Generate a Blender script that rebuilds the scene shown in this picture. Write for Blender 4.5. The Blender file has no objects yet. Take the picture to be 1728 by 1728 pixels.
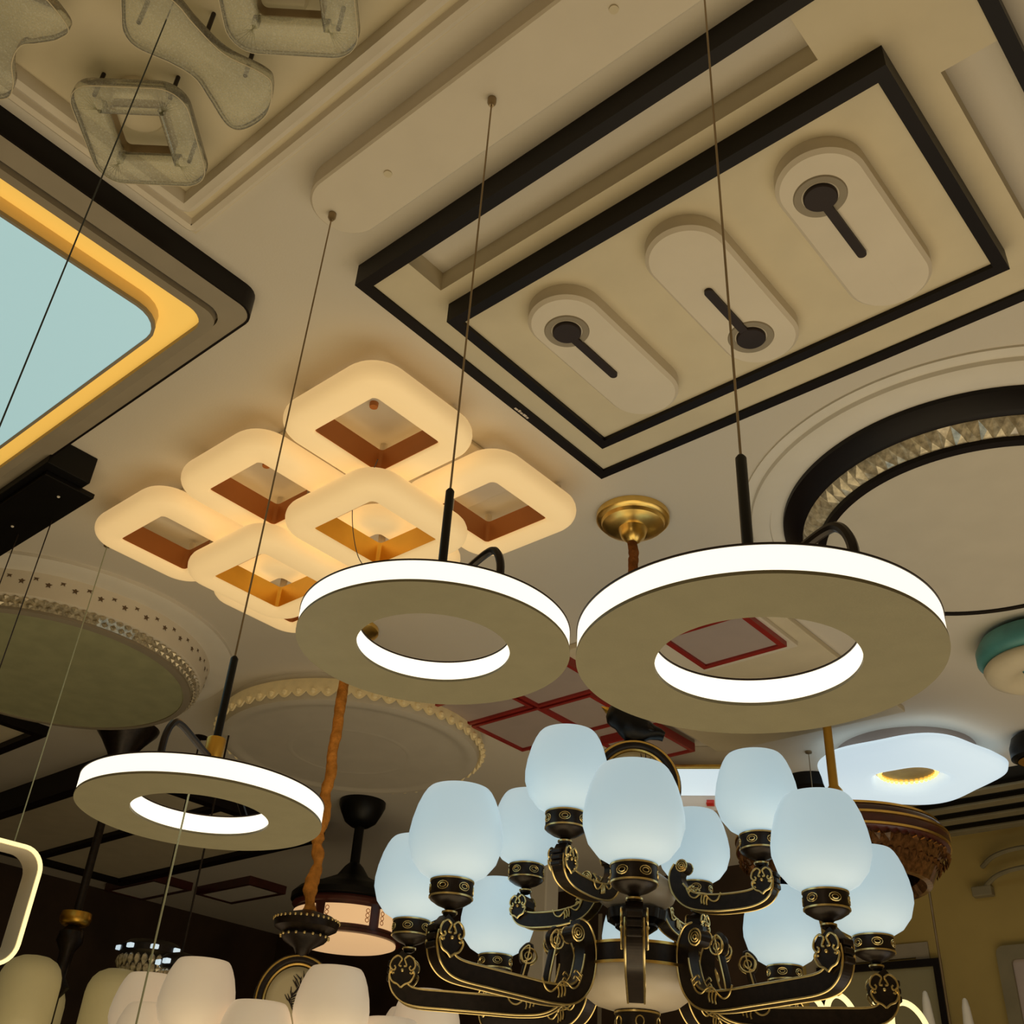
import bpy, bmesh, math, random
from math import pi, sin, cos, radians, atan2, hypot
from mathutils import Vector, Matrix
random.seed(7)
scn = bpy.context.scene
COL = scn.collection
E = 1.6            # eye height: heights below are given relative to the eye
CZ = 1.8           # the ceiling, above the eye

# ------------------------------------------------------------------ materials
def lin(c):
    def f(v):
        v /= 255.0
        return v/12.92 if v <= .04045 else ((v+.055)/1.055)**2.4
    return (f(c[0]), f(c[1]), f(c[2]), 1)

def mat(name, rgb, rough=.5, metal=0.0, emit=None, es=0.0, var=.12, scale=9.0, bump=0.0, bscale=60.0, coat=0.0, spec=.5):
    m = bpy.data.materials.new(name); m.use_nodes = True
    nt = m.node_tree; b = nt.nodes['Principled BSDF']
    c = lin(rgb)
    tc = nt.nodes.new('ShaderNodeTexCoord')
    n = nt.nodes.new('ShaderNodeTexNoise'); n.inputs['Scale'].default_value = scale; n.inputs['Detail'].default_value = 4
    nt.links.new(tc.outputs['Object'], n.inputs['Vector'])
    r = nt.nodes.new('ShaderNodeValToRGB')
    r.color_ramp.elements[0].position = .3; r.color_ramp.elements[1].position = .7
    r.color_ramp.elements[0].color = tuple(v*(1-var) for v in c[:3])+(1,)
    r.color_ramp.elements[1].color = tuple(min(1, v*(1+var)) for v in c[:3])+(1,)
    nt.links.new(n.outputs['Fac'], r.inputs['Fac'])
    nt.links.new(r.outputs['Color'], b.inputs['Base Color'])
    b.inputs['Roughness'].default_value = rough; b.inputs['Metallic'].default_value = metal
    b.inputs['Specular IOR Level'].default_value = spec
    if coat: b.inputs['Coat Weight'].default_value = coat; b.inputs['Coat Roughness'].default_value = .1
    if emit:
        b.inputs['Emission Color'].default_value = lin(emit); b.inputs['Emission Strength'].default_value = es
    if bump:
        n2 = nt.nodes.new('ShaderNodeTexNoise'); n2.inputs['Scale'].default_value = bscale
        bp = nt.nodes.new('ShaderNodeBump'); bp.inputs['Strength'].default_value = bump; bp.inputs['Distance'].default_value = .01
        nt.links.new(tc.outputs['Object'], n2.inputs['Vector']); nt.links.new(n2.outputs['Fac'], bp.inputs['Height'])
        nt.links.new(bp.outputs['Normal'], b.inputs['Normal'])
    return m

def clear_acrylic():
    m = bpy.data.materials.new('clear_acrylic'); m.use_nodes = True
    nt = m.node_tree; nt.nodes.clear()
    o = nt.nodes.new('ShaderNodeOutputMaterial')
    tr = nt.nodes.new('ShaderNodeBsdfTransparent'); tr.inputs['Color'].default_value = (.93, .94, .88, 1)
    gl = nt.nodes.new('ShaderNodeBsdfGlossy'); gl.inputs['Roughness'].default_value = .12
    df = nt.nodes.new('ShaderNodeBsdfDiffuse'); df.inputs['Color'].default_value = (.82, .80, .68, 1)
    fr = nt.nodes.new('ShaderNodeFresnel'); fr.inputs['IOR'].default_value = 1.25
    tc = nt.nodes.new('ShaderNodeTexCoord')
    n = nt.nodes.new('ShaderNodeTexVoronoi'); n.inputs['Scale'].default_value = 190
    nt.links.new(tc.outputs['Object'], n.inputs['Vector'])
    r = nt.nodes.new('ShaderNodeValToRGB')
    r.color_ramp.elements[0].position = .15; r.color_ramp.elements[0].color = (.36, .36, .36, 1)
    r.color_ramp.elements[1].position = .55; r.color_ramp.elements[1].color = (.24, .24, .24, 1)
    nt.links.new(n.outputs['Distance'], r.inputs['Fac'])
    m1 = nt.nodes.new('ShaderNodeMixShader'); m2 = nt.nodes.new('ShaderNodeMixShader')
    nt.links.new(r.outputs['Color'], m1.inputs['Fac']); nt.links.new(tr.outputs[0], m1.inputs[1]); nt.links.new(df.outputs[0], m1.inputs[2])
    nt.links.new(fr.outputs[0], m2.inputs['Fac']); nt.links.new(m1.outputs[0], m2.inputs[1]); nt.links.new(gl.outputs[0], m2.inputs[2])
    nt.links.new(m2.outputs[0], o.inputs['Surface'])
    return m

M = {}
M['ceil']    = mat('ceiling_paint', (216, 208, 194), .9, var=.03, scale=1.3, bump=.05, bscale=180, spec=.2)
M['wall']    = mat('wall_paint', (172, 150, 90), .85, var=.16, scale=1.5, spec=.2)
M['wallbr']  = mat('dark_wood_panelling', (62, 46, 34), .55, var=.35, scale=3)
M['floor']   = mat('pale_floor_tile', (200, 190, 172), .4, var=.06)
M['white']   = mat('white_lacquer', (222, 212, 194), .55, var=.03, spec=.3)
M['plaster'] = mat('white_plaster', (226, 220, 208), .7, var=.03, spec=.3)
M['cream']   = mat('cream_panel', (216, 204, 176), .6, var=.04, spec=.3)
M['diff']    = mat('milky_diffuser', (206, 198, 182), .5, var=.03, spec=.3)
M['green']   = mat('grey_green_diffuser', (168, 168, 132), .45, var=.10, scale=14)
M['black']   = mat('black_lacquer', (17, 10, 9), .45, var=.25, spec=.22)
M['jet']     = mat('jet_black_metal', (12, 11, 11), .4, var=.2, spec=.25)
M['bronze']  = mat('black_bronze', (36, 27, 22), .36, .4, var=.4, scale=60)
M['knob']    = mat('dark_brown_metal', (44, 34, 32), .5, var=.2, spec=.3)
M['gold']    = mat('polished_gold', (246, 206, 118), .28, 1.0, var=.12, scale=20)
M['trim']    = mat('antique_gold', (240, 216, 150), .28, .9, var=.15, scale=40)
M['brass']   = mat('satin_brass', (214, 168, 74), .35, 1.0, var=.08)
M['brown']   = mat('copper_anodised', (196, 126, 66), .45, .35, var=.06)
M['steel']   = mat('braided_steel', (150, 132, 104), .35, .8, var=.15)
M['wire']    = mat('grey_cable', (170, 176, 150), .5, var=.05)
M['wiredk']  = mat('dark_cable', (46, 56, 58), .5, var=.05)
M['taupe']   = mat('taupe_painted_disc', (132, 127, 104), .45, var=.04, scale=30, bump=.05, bscale=500, spec=.35)
M['grey']    = mat('grey_frame_lacquer', (150, 140, 122), .55, var=.06, spec=.3)
M['led']     = mat('lit_acrylic_band', (240, 232, 210), .5, emit=(255, 245, 222), es=1.22, var=.01, spec=.2)
M['ledw']    = mat('warm_lit_tube', (225, 208, 172), .45, emit=(255, 210, 142), es=.50, var=.02, spec=.2)
M['cove']    = mat('lit_amber_cove', (226, 190, 110), .5, emit=(242, 190, 86), es=.60, var=.02)
M['covew']   = mat('cream_cove_side', (246, 216, 150), .5, var=.03)
M['screen']  = mat('lit_panel_white', (150, 165, 165), .35, emit=(172, 216, 220), es=.66, var=.03, scale=1.2, spec=.2)
M['cool']    = mat('lit_white_acrylic', (205, 215, 220), .4, emit=(216, 238, 250), es=.72, var=.02, spec=.2)
M['shade']   = mat('lit_alabaster_glass', (196, 202, 204), .38, emit=(200, 236, 250), es=.48, var=.05, scale=5, bump=.06, bscale=14, spec=.25)
M['shadew']  = mat('white_alabaster_glass', (236, 224, 206), .35, emit=(255, 226, 190), es=.20, var=.05, scale=6, spec=.3)  # unlit shades; the weak emission stands in for warm light falling on them
M['shadec']  = mat('cream_glass', (206, 194, 150), .45, emit=(230, 206, 140), es=.09, var=.04)
M['panelw']  = mat('lit_peach_acrylic', (240, 205, 160), .5, emit=(255, 206, 150), es=.55, var=.03)
M['glow']    = mat('lit_pale_yellow_acrylic', (240, 230, 190), .5, emit=(255, 236, 170), es=1.0, var=.02)
M['frost']   = mat('frosted_bowl_glass', (188, 176, 158), .35, var=.05)
M['wine']    = mat('dark_red_wood', (70, 26, 20), .35, var=.3, scale=12, coat=.3)
M['rope']    = mat('amber_fabric_sleeve', (200, 134, 60), .85, var=.28, scale=35, bump=.6, bscale=90, spec=.1)
M['ropebr']  = mat('brown_fabric_sleeve', (136, 84, 42), .85, var=.28, scale=35, bump=.6, bscale=90, spec=.1)
M['red']     = mat('red_lacquer_frame', (150, 40, 34), .4, var=.12)
M['mauve']   = mat('grey_panel', (176, 160, 152), .6, var=.04)
M['crystal'] = mat('cut_crystal', (196, 186, 162), .08, .25, var=.4, scale=70)
M['crystald']= mat('smoky_crystal', (120, 84, 52), .1, .6, var=.55, scale=60)
M['ivory']   = mat('ivory_lace_acrylic', (232, 212, 164), .45, emit=(255, 222, 150), es=.06, var=.08, scale=30)
M['teal']    = mat('teal_lacquer', (84, 150, 150), .45, var=.18, scale=10)
M['vent']    = mat('dark_duct', (16, 15, 13), .8, var=.2)
M['slat']    = mat('olive_grille_slat', (130, 120, 92), .6, var=.1)
M['paper']   = mat('grey_green_picture_board', (150, 142, 108), .7, var=.08, scale=2)
M['glint']   = mat('lit_gold_crystal', (255, 220, 150), .2, emit=(255, 214, 120), es=1.3, var=.5, scale=120)
M['sticker'] = mat('white_sticker', (220, 205, 190), .6, var=.02)
M['stickr']  = mat('red_sticker', (214, 60, 44), .6, var=.02)
M['deco']    = mat('cream_disc_enamel', (208, 194, 156), .4, var=.06)
M['star']    = mat('pierced_star_shadow', (104, 84, 62), .8, var=.1)
M['acr']     = clear_acrylic()

# ------------------------------------------------------------------ mesh tools
class B:
    def __init__(s): s.bm = bmesh.new()
    def ring(s, pts): return [s.bm.verts.new(p) for p in pts]
    def face(s, vs):
        try: return s.bm.faces.new(vs)
        except ValueError: return None
    def skin(s, rings, close_u=True, cap0=False, cap1=False, loop=False):
        n = len(rings[0]); m = len(rings)
        for i in range(m if loop else m-1):
            a, b = rings[i], rings[(i+1) % m]
            for j in range(n if close_u else n-1):
                k = (j+1) % n
                s.face((a[j], a[k], b[k], b[j]))
        if cap0: s.face(rings[0][::-1])
        if cap1: s.face(rings[-1])
    def box(s, x0, x1, y0, y1, z0, z1, bev=0):
        v = [s.bm.verts.new(p) for p in ((x0,y0,z0),(x1,y0,z0),(x1,y1,z0),(x0,y1,z0),(x0,y0,z1),(x1,y0,z1),(x1,y1,z1),(x0,y1,z1))]
        fs = [s.face([v[i] for i in q]) for q in ((3,2,1,0),(4,5,6,7),(0,1,5,4),(1,2,6,5),(2,3,7,6),(3,0,4,7))]
        if bev:
            ed = {e for f in fs for e in f.edges}
            bmesh.ops.bevel(s.bm, geom=list(ed), offset=bev, segments=2, profile=.5, affect='EDGES')
        return s
    def lathe(s, prof, n=48, c=(0,0,0), cap0=True, cap1=True, wob=None):
        rs = []
        for r, z in prof:
            rs.append(s.ring([(c[0]+(wob(2*pi*i/n, r, z) if wob else r)*cos(2*pi*i/n), c[1]+(wob(2*pi*i/n, r, z) if wob else r)*sin(2*pi*i/n), c[2]+z) for i in range(n)]))
        s.skin(rs, True, cap0, cap1)
        return s
    def lathe_closed(s, prof, n=64, c=(0,0,0)):
        rs = [s.ring([(c[0]+r*cos(2*pi*i/n), c[1]+r*sin(2*pi*i/n), c[2]+z) for i in range(n)]) for r, z in prof]
        s.skin(rs, True, loop=True)
        return s
    def prism(s, pts, z0, z1, bev=0):
        if bev:
            cx = sum(p[0] for p in pts)/len(pts); cy = sum(p[1] for p in pts)/len(pts)
            q = inset(pts, bev)
            rs = [s.ring([(x,y,z1) for x,y in pts]), s.ring([(x,y,z0+bev) for x,y in pts]), s.ring([(x,y,z0) for x,y in q])]
            s.skin(rs, True, True, True)
        else:
            rs = [s.ring([(x,y,z1) for x,y in pts]), s.ring([(x,y,z0) for x,y in pts])]
            s.skin(rs, True, True, True)
        return s
    def frame(s, outer, inner, z0, z1):
        rs = [s.ring([(x,y,z) for x,y in p]) for p, z in ((outer,z0),(outer,z1),(inner,z1),(inner,z0))]
        s.skin(rs, True, loop=True)
        return s
    def sweep(s, path, prof):
        """closed flat path of (x,y,nx,ny); profile of (outward, z)"""
        rs = [s.ring([(x+nx*o, y+ny*o, z) for x,y,nx,ny in path]) for o, z in prof]
        s.skin(rs, True, loop=True)
        return s
    def tube(s, path, r, n=10, closed=False, sx=1.0):
        P = [Vector(p) for p in path]; m = len(P)
        rad = r if isinstance(r, (list, tuple)) else [r]*m
        tan = []
        for i in range(m):
            a = P[(i-1) % m] if (closed or i > 0) else P[i]
            b = P[(i+1) % m] if (closed or i < m-1) else P[i]
            t = (b-a); tan.append(t.normalized() if t.length > 1e-9 else Vector((0,0,1)))
        up = Vector((0,0,1)) if abs(tan[0].z) < .9 else Vector((1,0,0))
        nrm = (up - tan[0]*up.dot(tan[0])).normalized()
        rs = []
        for i in range(m):
            nrm = (nrm - tan[i]*nrm.dot(tan[i])).normalized(); bi = tan[i].cross(nrm)
            rs.append(s.ring([P[i]+(nrm*cos(2*pi*k/n)*sx+bi*sin(2*pi*k/n))*rad[i] for k in range(n)]))
        s.skin(rs, True, not closed, not closed, loop=closed)
        return s
    def ball(s, c, r, n=12, sc=(1,1,1)):
        prof = [(max(1e-4, r*sin(pi*i/8)), -r*cos(pi*i/8)) for i in range(9)]
        rs = [s.ring([(c[0]+q*cos(2*pi*k/n)*sc[0], c[1]+q*sin(2*pi*k/n)*sc[1], c[2]+z*sc[2]) for k in range(n)]) for q, z in prof]
        s.skin(rs, True, True, True)
        return s
    def shift(s, d):
        bmesh.ops.translate(s.bm, vec=Vector(d), verts=s.bm.verts[:]); return s
    def xf(s, mx):
        bmesh.ops.transform(s.bm, matrix=mx, verts=s.bm.verts[:]); return s

def inset(pts, d):
    n = len(pts); out = []
    for i in range(n):
        a, p, b = Vector(pts[i-1]), Vector(pts[i]), Vector(pts[(i+1) % n])
        t1 = (p-a).normalized(); t2 = (b-p).normalized()
        n1 = Vector((-t1.y, t1.x)); n2 = Vector((-t2.y, t2.x)); m = (n1+n2)
        m = m.normalized() if m.length > 1e-6 else n1
        k = d/max(.4, m.dot(n1)); q = p+m*k
        out.append((q.x, q.y))
    return out

def rrect(x0, x1, y0, y1, r, n=6, normals=False):
    out = []
    for cx, cy, a0 in ((x1-r,y1-r,0),(x0+r,y1-r,pi/2),(x0+r,y0+r,pi),(x1-r,y0+r,3*pi/2)):
        for i in range(n+1):
            a = a0+pi/2*i/n
            out.append((cx+r*cos(a), cy+r*sin(a), cos(a), sin(a)) if normals else (cx+r*cos(a), cy+r*sin(a)))
    return out
def rect(x0, x1, y0, y1): return [(x0,y0),(x1,y0),(x1,y1),(x0,y1)]
def rectccw(x0,x1,y0,y1): return rect(x0,x1,y0,y1)
def spline(pts, k=8, closed=False):
    P = [Vector(p) for p in pts]; m = len(P); out = []
    for i in range(m if closed else m-1):
        p0 = P[(i-1) % m] if (closed or i > 0) else P[i]; p1 = P[i]; p2 = P[(i+1) % m]
        p3 = P[(i+2) % m] if (closed or i+2 < m) else p2
        for j in range(k):
            t = j/k
            out.append(.5*((2*p1)+(p2-p0)*t+(2*p0-5*p1+4*p2-p3)*t*t+(3*p1-p0-3*p2+p3)*t**3))
    if not closed: out.append(P[-1])
    return out

# ------------------------------------------------------------------ scene tools
ORG = {}
def thing(name, label, cat, loc, group=None, rz=0):
    o = bpy.data.objects.new(name, None); COL.objects.link(o); o.empty_display_size = .05
    o.location = (loc[0], loc[1], loc[2]+E); o.rotation_euler = (0, 0, rz)
    o['label'] = label; o['category'] = cat
    if group: o['group'] = group
    ORG[o.name] = Vector(loc)
    return o
def part(name, b, m, parent, smooth=False, ang=40, loc=None, off=None, label=None):
    """b in the thing's own coordinates, unless off (the thing's place) is given, then in room coordinates"""
    if off is not None: b.shift((-off[0], -off[1], -off[2]))
    bm = b.bm
    bmesh.ops.remove_doubles(bm, verts=bm.verts[:], dist=1e-6)
    bmesh.ops.recalc_face_normals(bm, faces=bm.faces[:])
    me = bpy.data.meshes.new(name); bm.to_mesh(me); bm.free()
    me.materials.append(m)
    if smooth:
        for p in me.polygons: p.use_smooth = True
        try: me.set_sharp_from_angle(angle=radians(ang))
        except Exception: pass
    o = bpy.data.objects.new(name, me); COL.objects.link(o)
    if parent: o.parent = parent
    if loc: o.location = loc
    if label: o['label'] = label
    return o
def solid(name, label, cat, b, m, loc, group=None, smooth=False):
    """a thing that is one mesh; b in room coordinates"""
    o = part(name, b, m, None, smooth, off=loc)
    o.location = (loc[0], loc[1], loc[2]+E)
    o['label'] = label; o['category'] = cat
    if group: o['group'] = group
    return o
def struct(name, b, m):
    o = part(name, b.shift((0,0,E)), m, None); o['kind'] = 'structure'; return o
def twin(o, parent=None, rz=None, loc=None):
    c = o.copy(); COL.objects.link(c)
    if parent: c.parent = parent
    if rz is not None: c.rotation_euler = (0, 0, rz)
    if loc is not None: c.location = loc
    for ch in [x for x in bpy.data.objects if x.parent == o]:
        d = ch.copy(); COL.objects.link(d); d.parent = c
    return c

# ------------------------------------------------------------------ the room
XL, XR, YB, YF = -7.6, 2.6, 5.75, -2.4
struct('ceiling', B().box(XL-.1, XR+.1, YF-.1, YB+.1, CZ, CZ+.1), M['ceil'])
struct('floor', B().box(XL-.1, XR+.1, YF-.1, YB+.1, -E-.1, -E), M['floor'])
struct('wall_back', B().box(XL, XR, YB, YB+.1, -E, CZ), M['wall'])
struct('wall_left', B().box(XL-.1, XL, YF, YB, -E, CZ), M['wallbr'])
struct('wall_right', B().box(XR, XR+.1, YF, YB, -E, CZ), M['wall'])
struct('wall_front', B().box(XL, XR, YF-.1, YF, -E, CZ), M['wall'])
struct('trim_1', B().box(-4.20, -4.08, 4.95, 5.07, -E, CZ, .008), M['plaster'])
struct('trim_2', B().box(-4.27, -4.245, YB-.03, YB, -E, 1.62), M['grey'])
struct('trim_3', B().box(XL, -3.05, YB-.02, YB, -E, CZ), M['wallbr'])

# ------------------------------------------------------------------ long canopy with three ring pendants
K = .9694          # the canopy hangs 55 mm below the ceiling
c0 = (-.91, .854, CZ)
t = thing('pendant_canopy', 'long white round-ended ceiling canopy carrying the three ring pendants', 'canopy', c0)
part('canopy_plate', B().prism(rrect(-1.392, -.415, .773, .932, .077, 12), 1.745, CZ, .005), M['white'], t, True, 25, off=c0)
for x in (-1.185, -.619):
    part('screw', B().lathe([(.0085, -.003), (.0085, 0)], 14, (x, .847, 1.7449)), M['cream'], t, off=c0)

def ring_pendant(x, y, z, label, az, collar, top, rod_hi, side2=False):
    x, y, z, collar_z, rod_hi = x*K, y*K, z*K, top*K, rod_hi*K
    loc = (x, y, 1.745)
    t = thing('ring_pendant', label, 'pendant lamp', loc, 'ring pendants under the long canopy')
    R, r, h = .1818*K, .1021*K, .032*K
    o = (x, y, 1.745)
    def A(b): return b.shift((x, y, 0))
    part('base_disc', A(B().lathe_closed([(R, z), (R, z+.0035), (r, z+.0035), (r, z)], 160)), M['taupe'], t, True, off=o, label='matt taupe underside disc')
    part('light_band', A(B().lathe_closed([(R-.001, z+.0036), (R-.001, z+h-.002), (r+.001, z+h-.002), (r+.001, z+.0036)], 160)), M['led'], t, True, off=o, label='glowing white acrylic band')
    part('top_plate', A(B().lathe_closed([(R, z+h-.0019), (R, z+h), (r, z+h), (r, z+h-.0019)], 160)), M['knob'], t, True, off=o)
    zt = z+h
    hb = z+.098          # height of the bridge at the centre
    pts = []
    rr = (R+r)/2
    d = (cos(az), sin(az))
    half = [(.018, hb-.012), (.06, hb-.006), (.105, hb+.0), (rr-.012, hb-.006), (rr, hb-.03), (rr, zt)]
    half2 = [(-.018, hb-.012), (-.06, hb-.022), (-.105, hb-.038), (-rr+.012, hb-.05), (-rr, hb-.058), (-rr, zt)]
    full = [(x+d[0]*a, y+d[1]*a, zz) for a, zz in (half2[::-1] if side2 else [])+half]
    part('bridge', B().tube(spline(full, 7), .0052, 8), M['bronze'], t, True, off=o)
    if collar:
        part('collar', A(B().lathe([(.0135, hb-.045), (.0145, hb-.043), (.0145, hb+.018), (.0135, hb+.02), (.006, hb+.02)], 24)), M['brass'], t, True, off=o, label='satin brass collar')
    else:
        part('collar', A(B().lathe([(.018, hb-.03), (.016, hb-.012), (.009, hb-.004), (.009, hb+.012)], 24)), M['jet'], t, True, off=o)
    part('rod', A(B().lathe([(.0062, hb), (.0062, rod_hi-.004), (.0035, rod_hi)], 14)), M['jet'], t, True, off=o)
    part('cable', A(B().lathe([(.0016, rod_hi-.001), (.0016, 1.735)], 8)), M['steel'], t, True, off=o)
    part('cable_grip', A(B().lathe([(.0045, 1.725), (.0085, 1.733), (.0085, 1.7449)], 16)), M['steel'], t, True, off=o)
    return t
ring_pendant(-1.3985, .8741, .4657, 'lit ring pendant at left with a brass collar, lowest in the picture', radians(-62), True, .605, .729, True)
ring_pendant(-.9320, .8763, .6139, 'lit ring pendant in the middle, hanging right under the square-ring lamp', radians(-12), False, .753, .874)
ring_pendant(-.4611, .8787, .4685, 'biggest-looking lit ring pendant, right of the others, above the blue-white chandelier', radians(-20), False, .621, .730)
solid('pull_cord', 'thin green cord hanging down through the hole of the left ring pendant', 'cord',
      B().tube([(-1.3737, .8327, .54), (-1.3737, .8327, .48), (-1.3739, .8325, .2), (-1.3737, .8327, .0)], .0014, 8), M['wire'], (-1.3737, .8327, .54))

# ------------------------------------------------------------------ black framed lamp with three capsule units
c0 = (-.8, 1.5, CZ)
KF = .986
def near(b, k=KF):
    for v in b.bm.verts:
        top = v.co.z > 1.785
        v.co *= k
        if top: v.co.z = CZ
    return b
t = thing('framed_ceiling_lamp', 'large rectangular ceiling lamp with double black frame and three capsule-shaped lights', 'ceiling lamp', c0)
OX0, OX1, OY0, OY1 = -1.487, -.105, 1.028, 1.985
part('outer_frame', near(B().frame(rect(OX0,OX1,OY0,OY1), rect(OX0+.028,OX1-.028,OY0+.028,OY1-.028), 1.76, CZ)), M['black'], t, off=c0)
pl = B()
# the plate between the frames, with two open slots (near side, right side)
pl.box(OX0+.028, -1.345, OY0+.028, OY1-.028, 1.768, 1.79)
pl.box(-1.345, -.396, 1.167, OY1-.028, 1.768, 1.79)
pl.box(-.396, -.235, OY0+.028, OY1-.028, 1.768, 1.79)
pl.box(-.235, OX1-.028, OY0+.028, 1.327, 1.768, 1.79)
pl.box(-.235, OX1-.028, 1.85, OY1-.028, 1.768, 1.79)
part('base_plate', near(pl), M['cream'], t, off=c0)
IX0, IX1, IY0, IY1 = -1.36, -.295, 1.21, 1.818
part('inner_frame', near(B().frame(rect(IX0,IX1,IY0,IY1), rect(IX0+.026,IX1-.026,IY0+.026,IY1-.026), 1.71, 1.772)), M['black'], t, off=c0)
part('diffuser', near(B().box(IX0+.026, IX1-.026, IY0+.026, IY1-.026, 1.722, 1.772)), M['cream'], t, off=c0)
for cx, far in ((-1.125, 0), (-.803, 1), (-.497, 0)):
    y0, y1 = 1.275, 1.752
    u = part('capsule_light', near(B().prism(rrect(cx-.088, cx+.088, y0, y1, .0878, 14), 1.682, 1.722, .008)), M['white'], t, True, 25, off=c0)
    yk = y1-.105 if far else y0+.105
    sg = -1 if far else 1
    c = (cx-.012, yk, 1.6815)
    part('cup_ring', near(B().lathe_closed([(.052, .0004), (.050, -.0028), (.036, -.0008), (.036, .0004)], 40, c)), M['grey'], u, True, off=c0)
    part('knob', near(B().lathe([(.033, .0004), (.033, -.006), (.031, -.008)], 36, c)), M['knob'], u, True, off=c0)
    part('hand', near(B().prism(rrect(c[0]-.0095, c[0]+.0095, min(yk, yk+sg*.19), max(yk, yk+sg*.19), .0094, 5), c[2]-.0075, c[2]+.0004)), M['knob'], u, off=c0)
sb = B()
for i, (a, b_, w) in enumerate(((1.590, 1.602, .006), (1.604, 1.611, .0085), (1.613, 1.622, .006), (1.624, 1.636, .0075), (1.638, 1.645, .006))):
    sb.box(-1.481, -1.481+w, a, b_, 1.7594, 1.7601)
part('sticker', near(sb), M['sticker'], t, off=c0, label='small worn white sticker')

# ------------------------------------------------------------------ big lit panel lamp at left
c0 = (-2.6, .3, CZ)
t = thing('panel_ceiling_lamp', 'big lit rectangular ceiling lamp with pale blue panel and glowing amber edge', 'ceiling lamp', c0)
X0, X1, Y0, Y1 = -3.75, -1.724, -.55, .94
def rin(d, r): return rrect(X0+d, X1-d, Y0+d, Y1-d, r)
part('side_frame', B().frame(rin(0,.05), rin(.006,.045), 1.736, CZ), M['black'], t, True, off=c0)
b = B(); b.skin([b.ring([(x,y,z) for x,y in p]) for p, z in ((rin(.006,.045),1.737),(rin(.052,.05),1.722),(rin(.052,.05),1.74),(rin(.006,.045),1.75))], True, loop=True)
part('grey_border', b, M['grey'], t, True, off=c0)
part('inner_step', B().frame(rin(.056,.05), rin(.080,.055), 1.707, 1.75), M['grey'], t, True, off=c0)
part('amber_cove', B().frame(rin(.078,.06), rin(.155,.08), 1.722, 1.732), M['cove'], t, True, off=c0, label='glowing amber strip')
part('panel_rim', B().frame(rin(.140,.085), rin(.148,.077), 1.679, 1.6885), M['grey'], t, True, off=c0)
part('panel_side', B().frame(rin(.141,.084), rin(.147,.078), 1.6885, 1.722), M['covew'], t, True, off=c0)
part('light_panel', B().prism(rin(.148,.077), 1.681, 1.6884), M['screen'], t, off=c0, label='lit pale blue panel')

# ------------------------------------------------------------------ clear acrylic lamp, top left
c0 = (-1.1, .35, CZ)
t = thing('acrylic_ceiling_lamp', 'unlit ceiling lamp with clear bubbly acrylic petals on a white moulded base', 'ceiling lamp', c0)
bx = (-1.675, -.35, -.3, .713)
part('base_plate', B().box(*bx, 1.782, CZ), M['cream'], t, off=c0)
def off4(b, d): return (b[0]+d, b[1]-d, b[2]+d, b[3]-d)
part('base_moulding', B().sweep(rrect(*off4(bx,.018), .01, 3, True), [(.012,1.782),(.012,1.77),(.004,1.764),(-.008,1.768),(-.014,1.782)]), M['white'], t, True, off=c0)
part('inner_moulding', B().sweep(rrect(*off4(bx,.068), .01, 3, True), [(.016,1.782),(.016,1.757),(.006,1.750),(-.010,1.754),(-.016,1.77),(-.016,1.782)]), M['white'], t, True, off=c0)
def acr_square(cx, cy, s, rz):
    b = B().sweep(rrect(-s/2, s/2, -s/2, s/2, .05, 7, True), [(.0,1.69),(.0,1.712),(-.003,1.715),(-.058,1.715),(-.061,1.712),(-.061,1.69),(-.058,1.687),(-.003,1.687)])
    b.xf(Matrix.Translation((cx,cy,0)) @ Matrix.Rotation(rz,4,'Z'))
    u = part('acrylic_square', b, M['acr'], t, True, 50, off=c0)
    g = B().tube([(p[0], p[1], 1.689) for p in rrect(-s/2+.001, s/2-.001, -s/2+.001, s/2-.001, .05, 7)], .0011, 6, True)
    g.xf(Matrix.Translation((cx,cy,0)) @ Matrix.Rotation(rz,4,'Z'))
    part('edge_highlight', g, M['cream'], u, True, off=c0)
    i0 = s/2-.059
    lb = B().frame(rrect(-i0,i0,-i0,i0,.012,4), rrect(-i0+.002,i0-.002,-i0+.002,i0-.002,.011,4), 1.712, 1.735)
    lb.xf(Matrix.Translation((cx,cy,0)) @ Matrix.Rotation(rz,4,'Z'))
    part('metal_liner', lb, M['steel'], u, True, off=c0)
    for sx, sy in ((-1,-1),(1,-1),(1,1)):
        q = Matrix.Rotation(rz,3,'Z') @ Vector((sx*(s/2-.04), sy*(s/2-.04), 0))
        part('stem', B().lathe([(.0042,1.715),(.0042,1.782)], 10, (cx+q.x, cy+q.y, 0)), M['knob'], t, True, off=c0)
    return u
acr_square(-1.470, .4625, .225, radians(41))
acr_square(-1.015, .452, .235, radians(42))
def acr_blob(pts):
    p2 = [(v.x, v.y) for v in spline([(x,y,0) for x,y in pts], 6, True)]
    b = B(); q = inset(p2, .003)
    b.skin([b.ring([(x,y,z) for x,y in pp]) for pp, z in ((q,1.715),(p2,1.712),(p2,1.69),(q,1.687))], True, True, True)
    u = part('acrylic_petal', b, M['acr'], t, True, 50, off=c0)
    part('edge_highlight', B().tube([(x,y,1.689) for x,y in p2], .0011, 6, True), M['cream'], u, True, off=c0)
acr_blob([(-1.178,.346),(-1.186,.388),(-1.191,.456),(-1.168,.524),(-1.176,.552),(-1.23,.583),(-1.29,.578),(-1.31,.551),(-1.289,.494),(-1.274,.451),(-1.283,.406),(-1.305,.351),(-1.299,.32),(-1.272,.298),(-1.22,.27),(-1.185,.30)])
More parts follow.
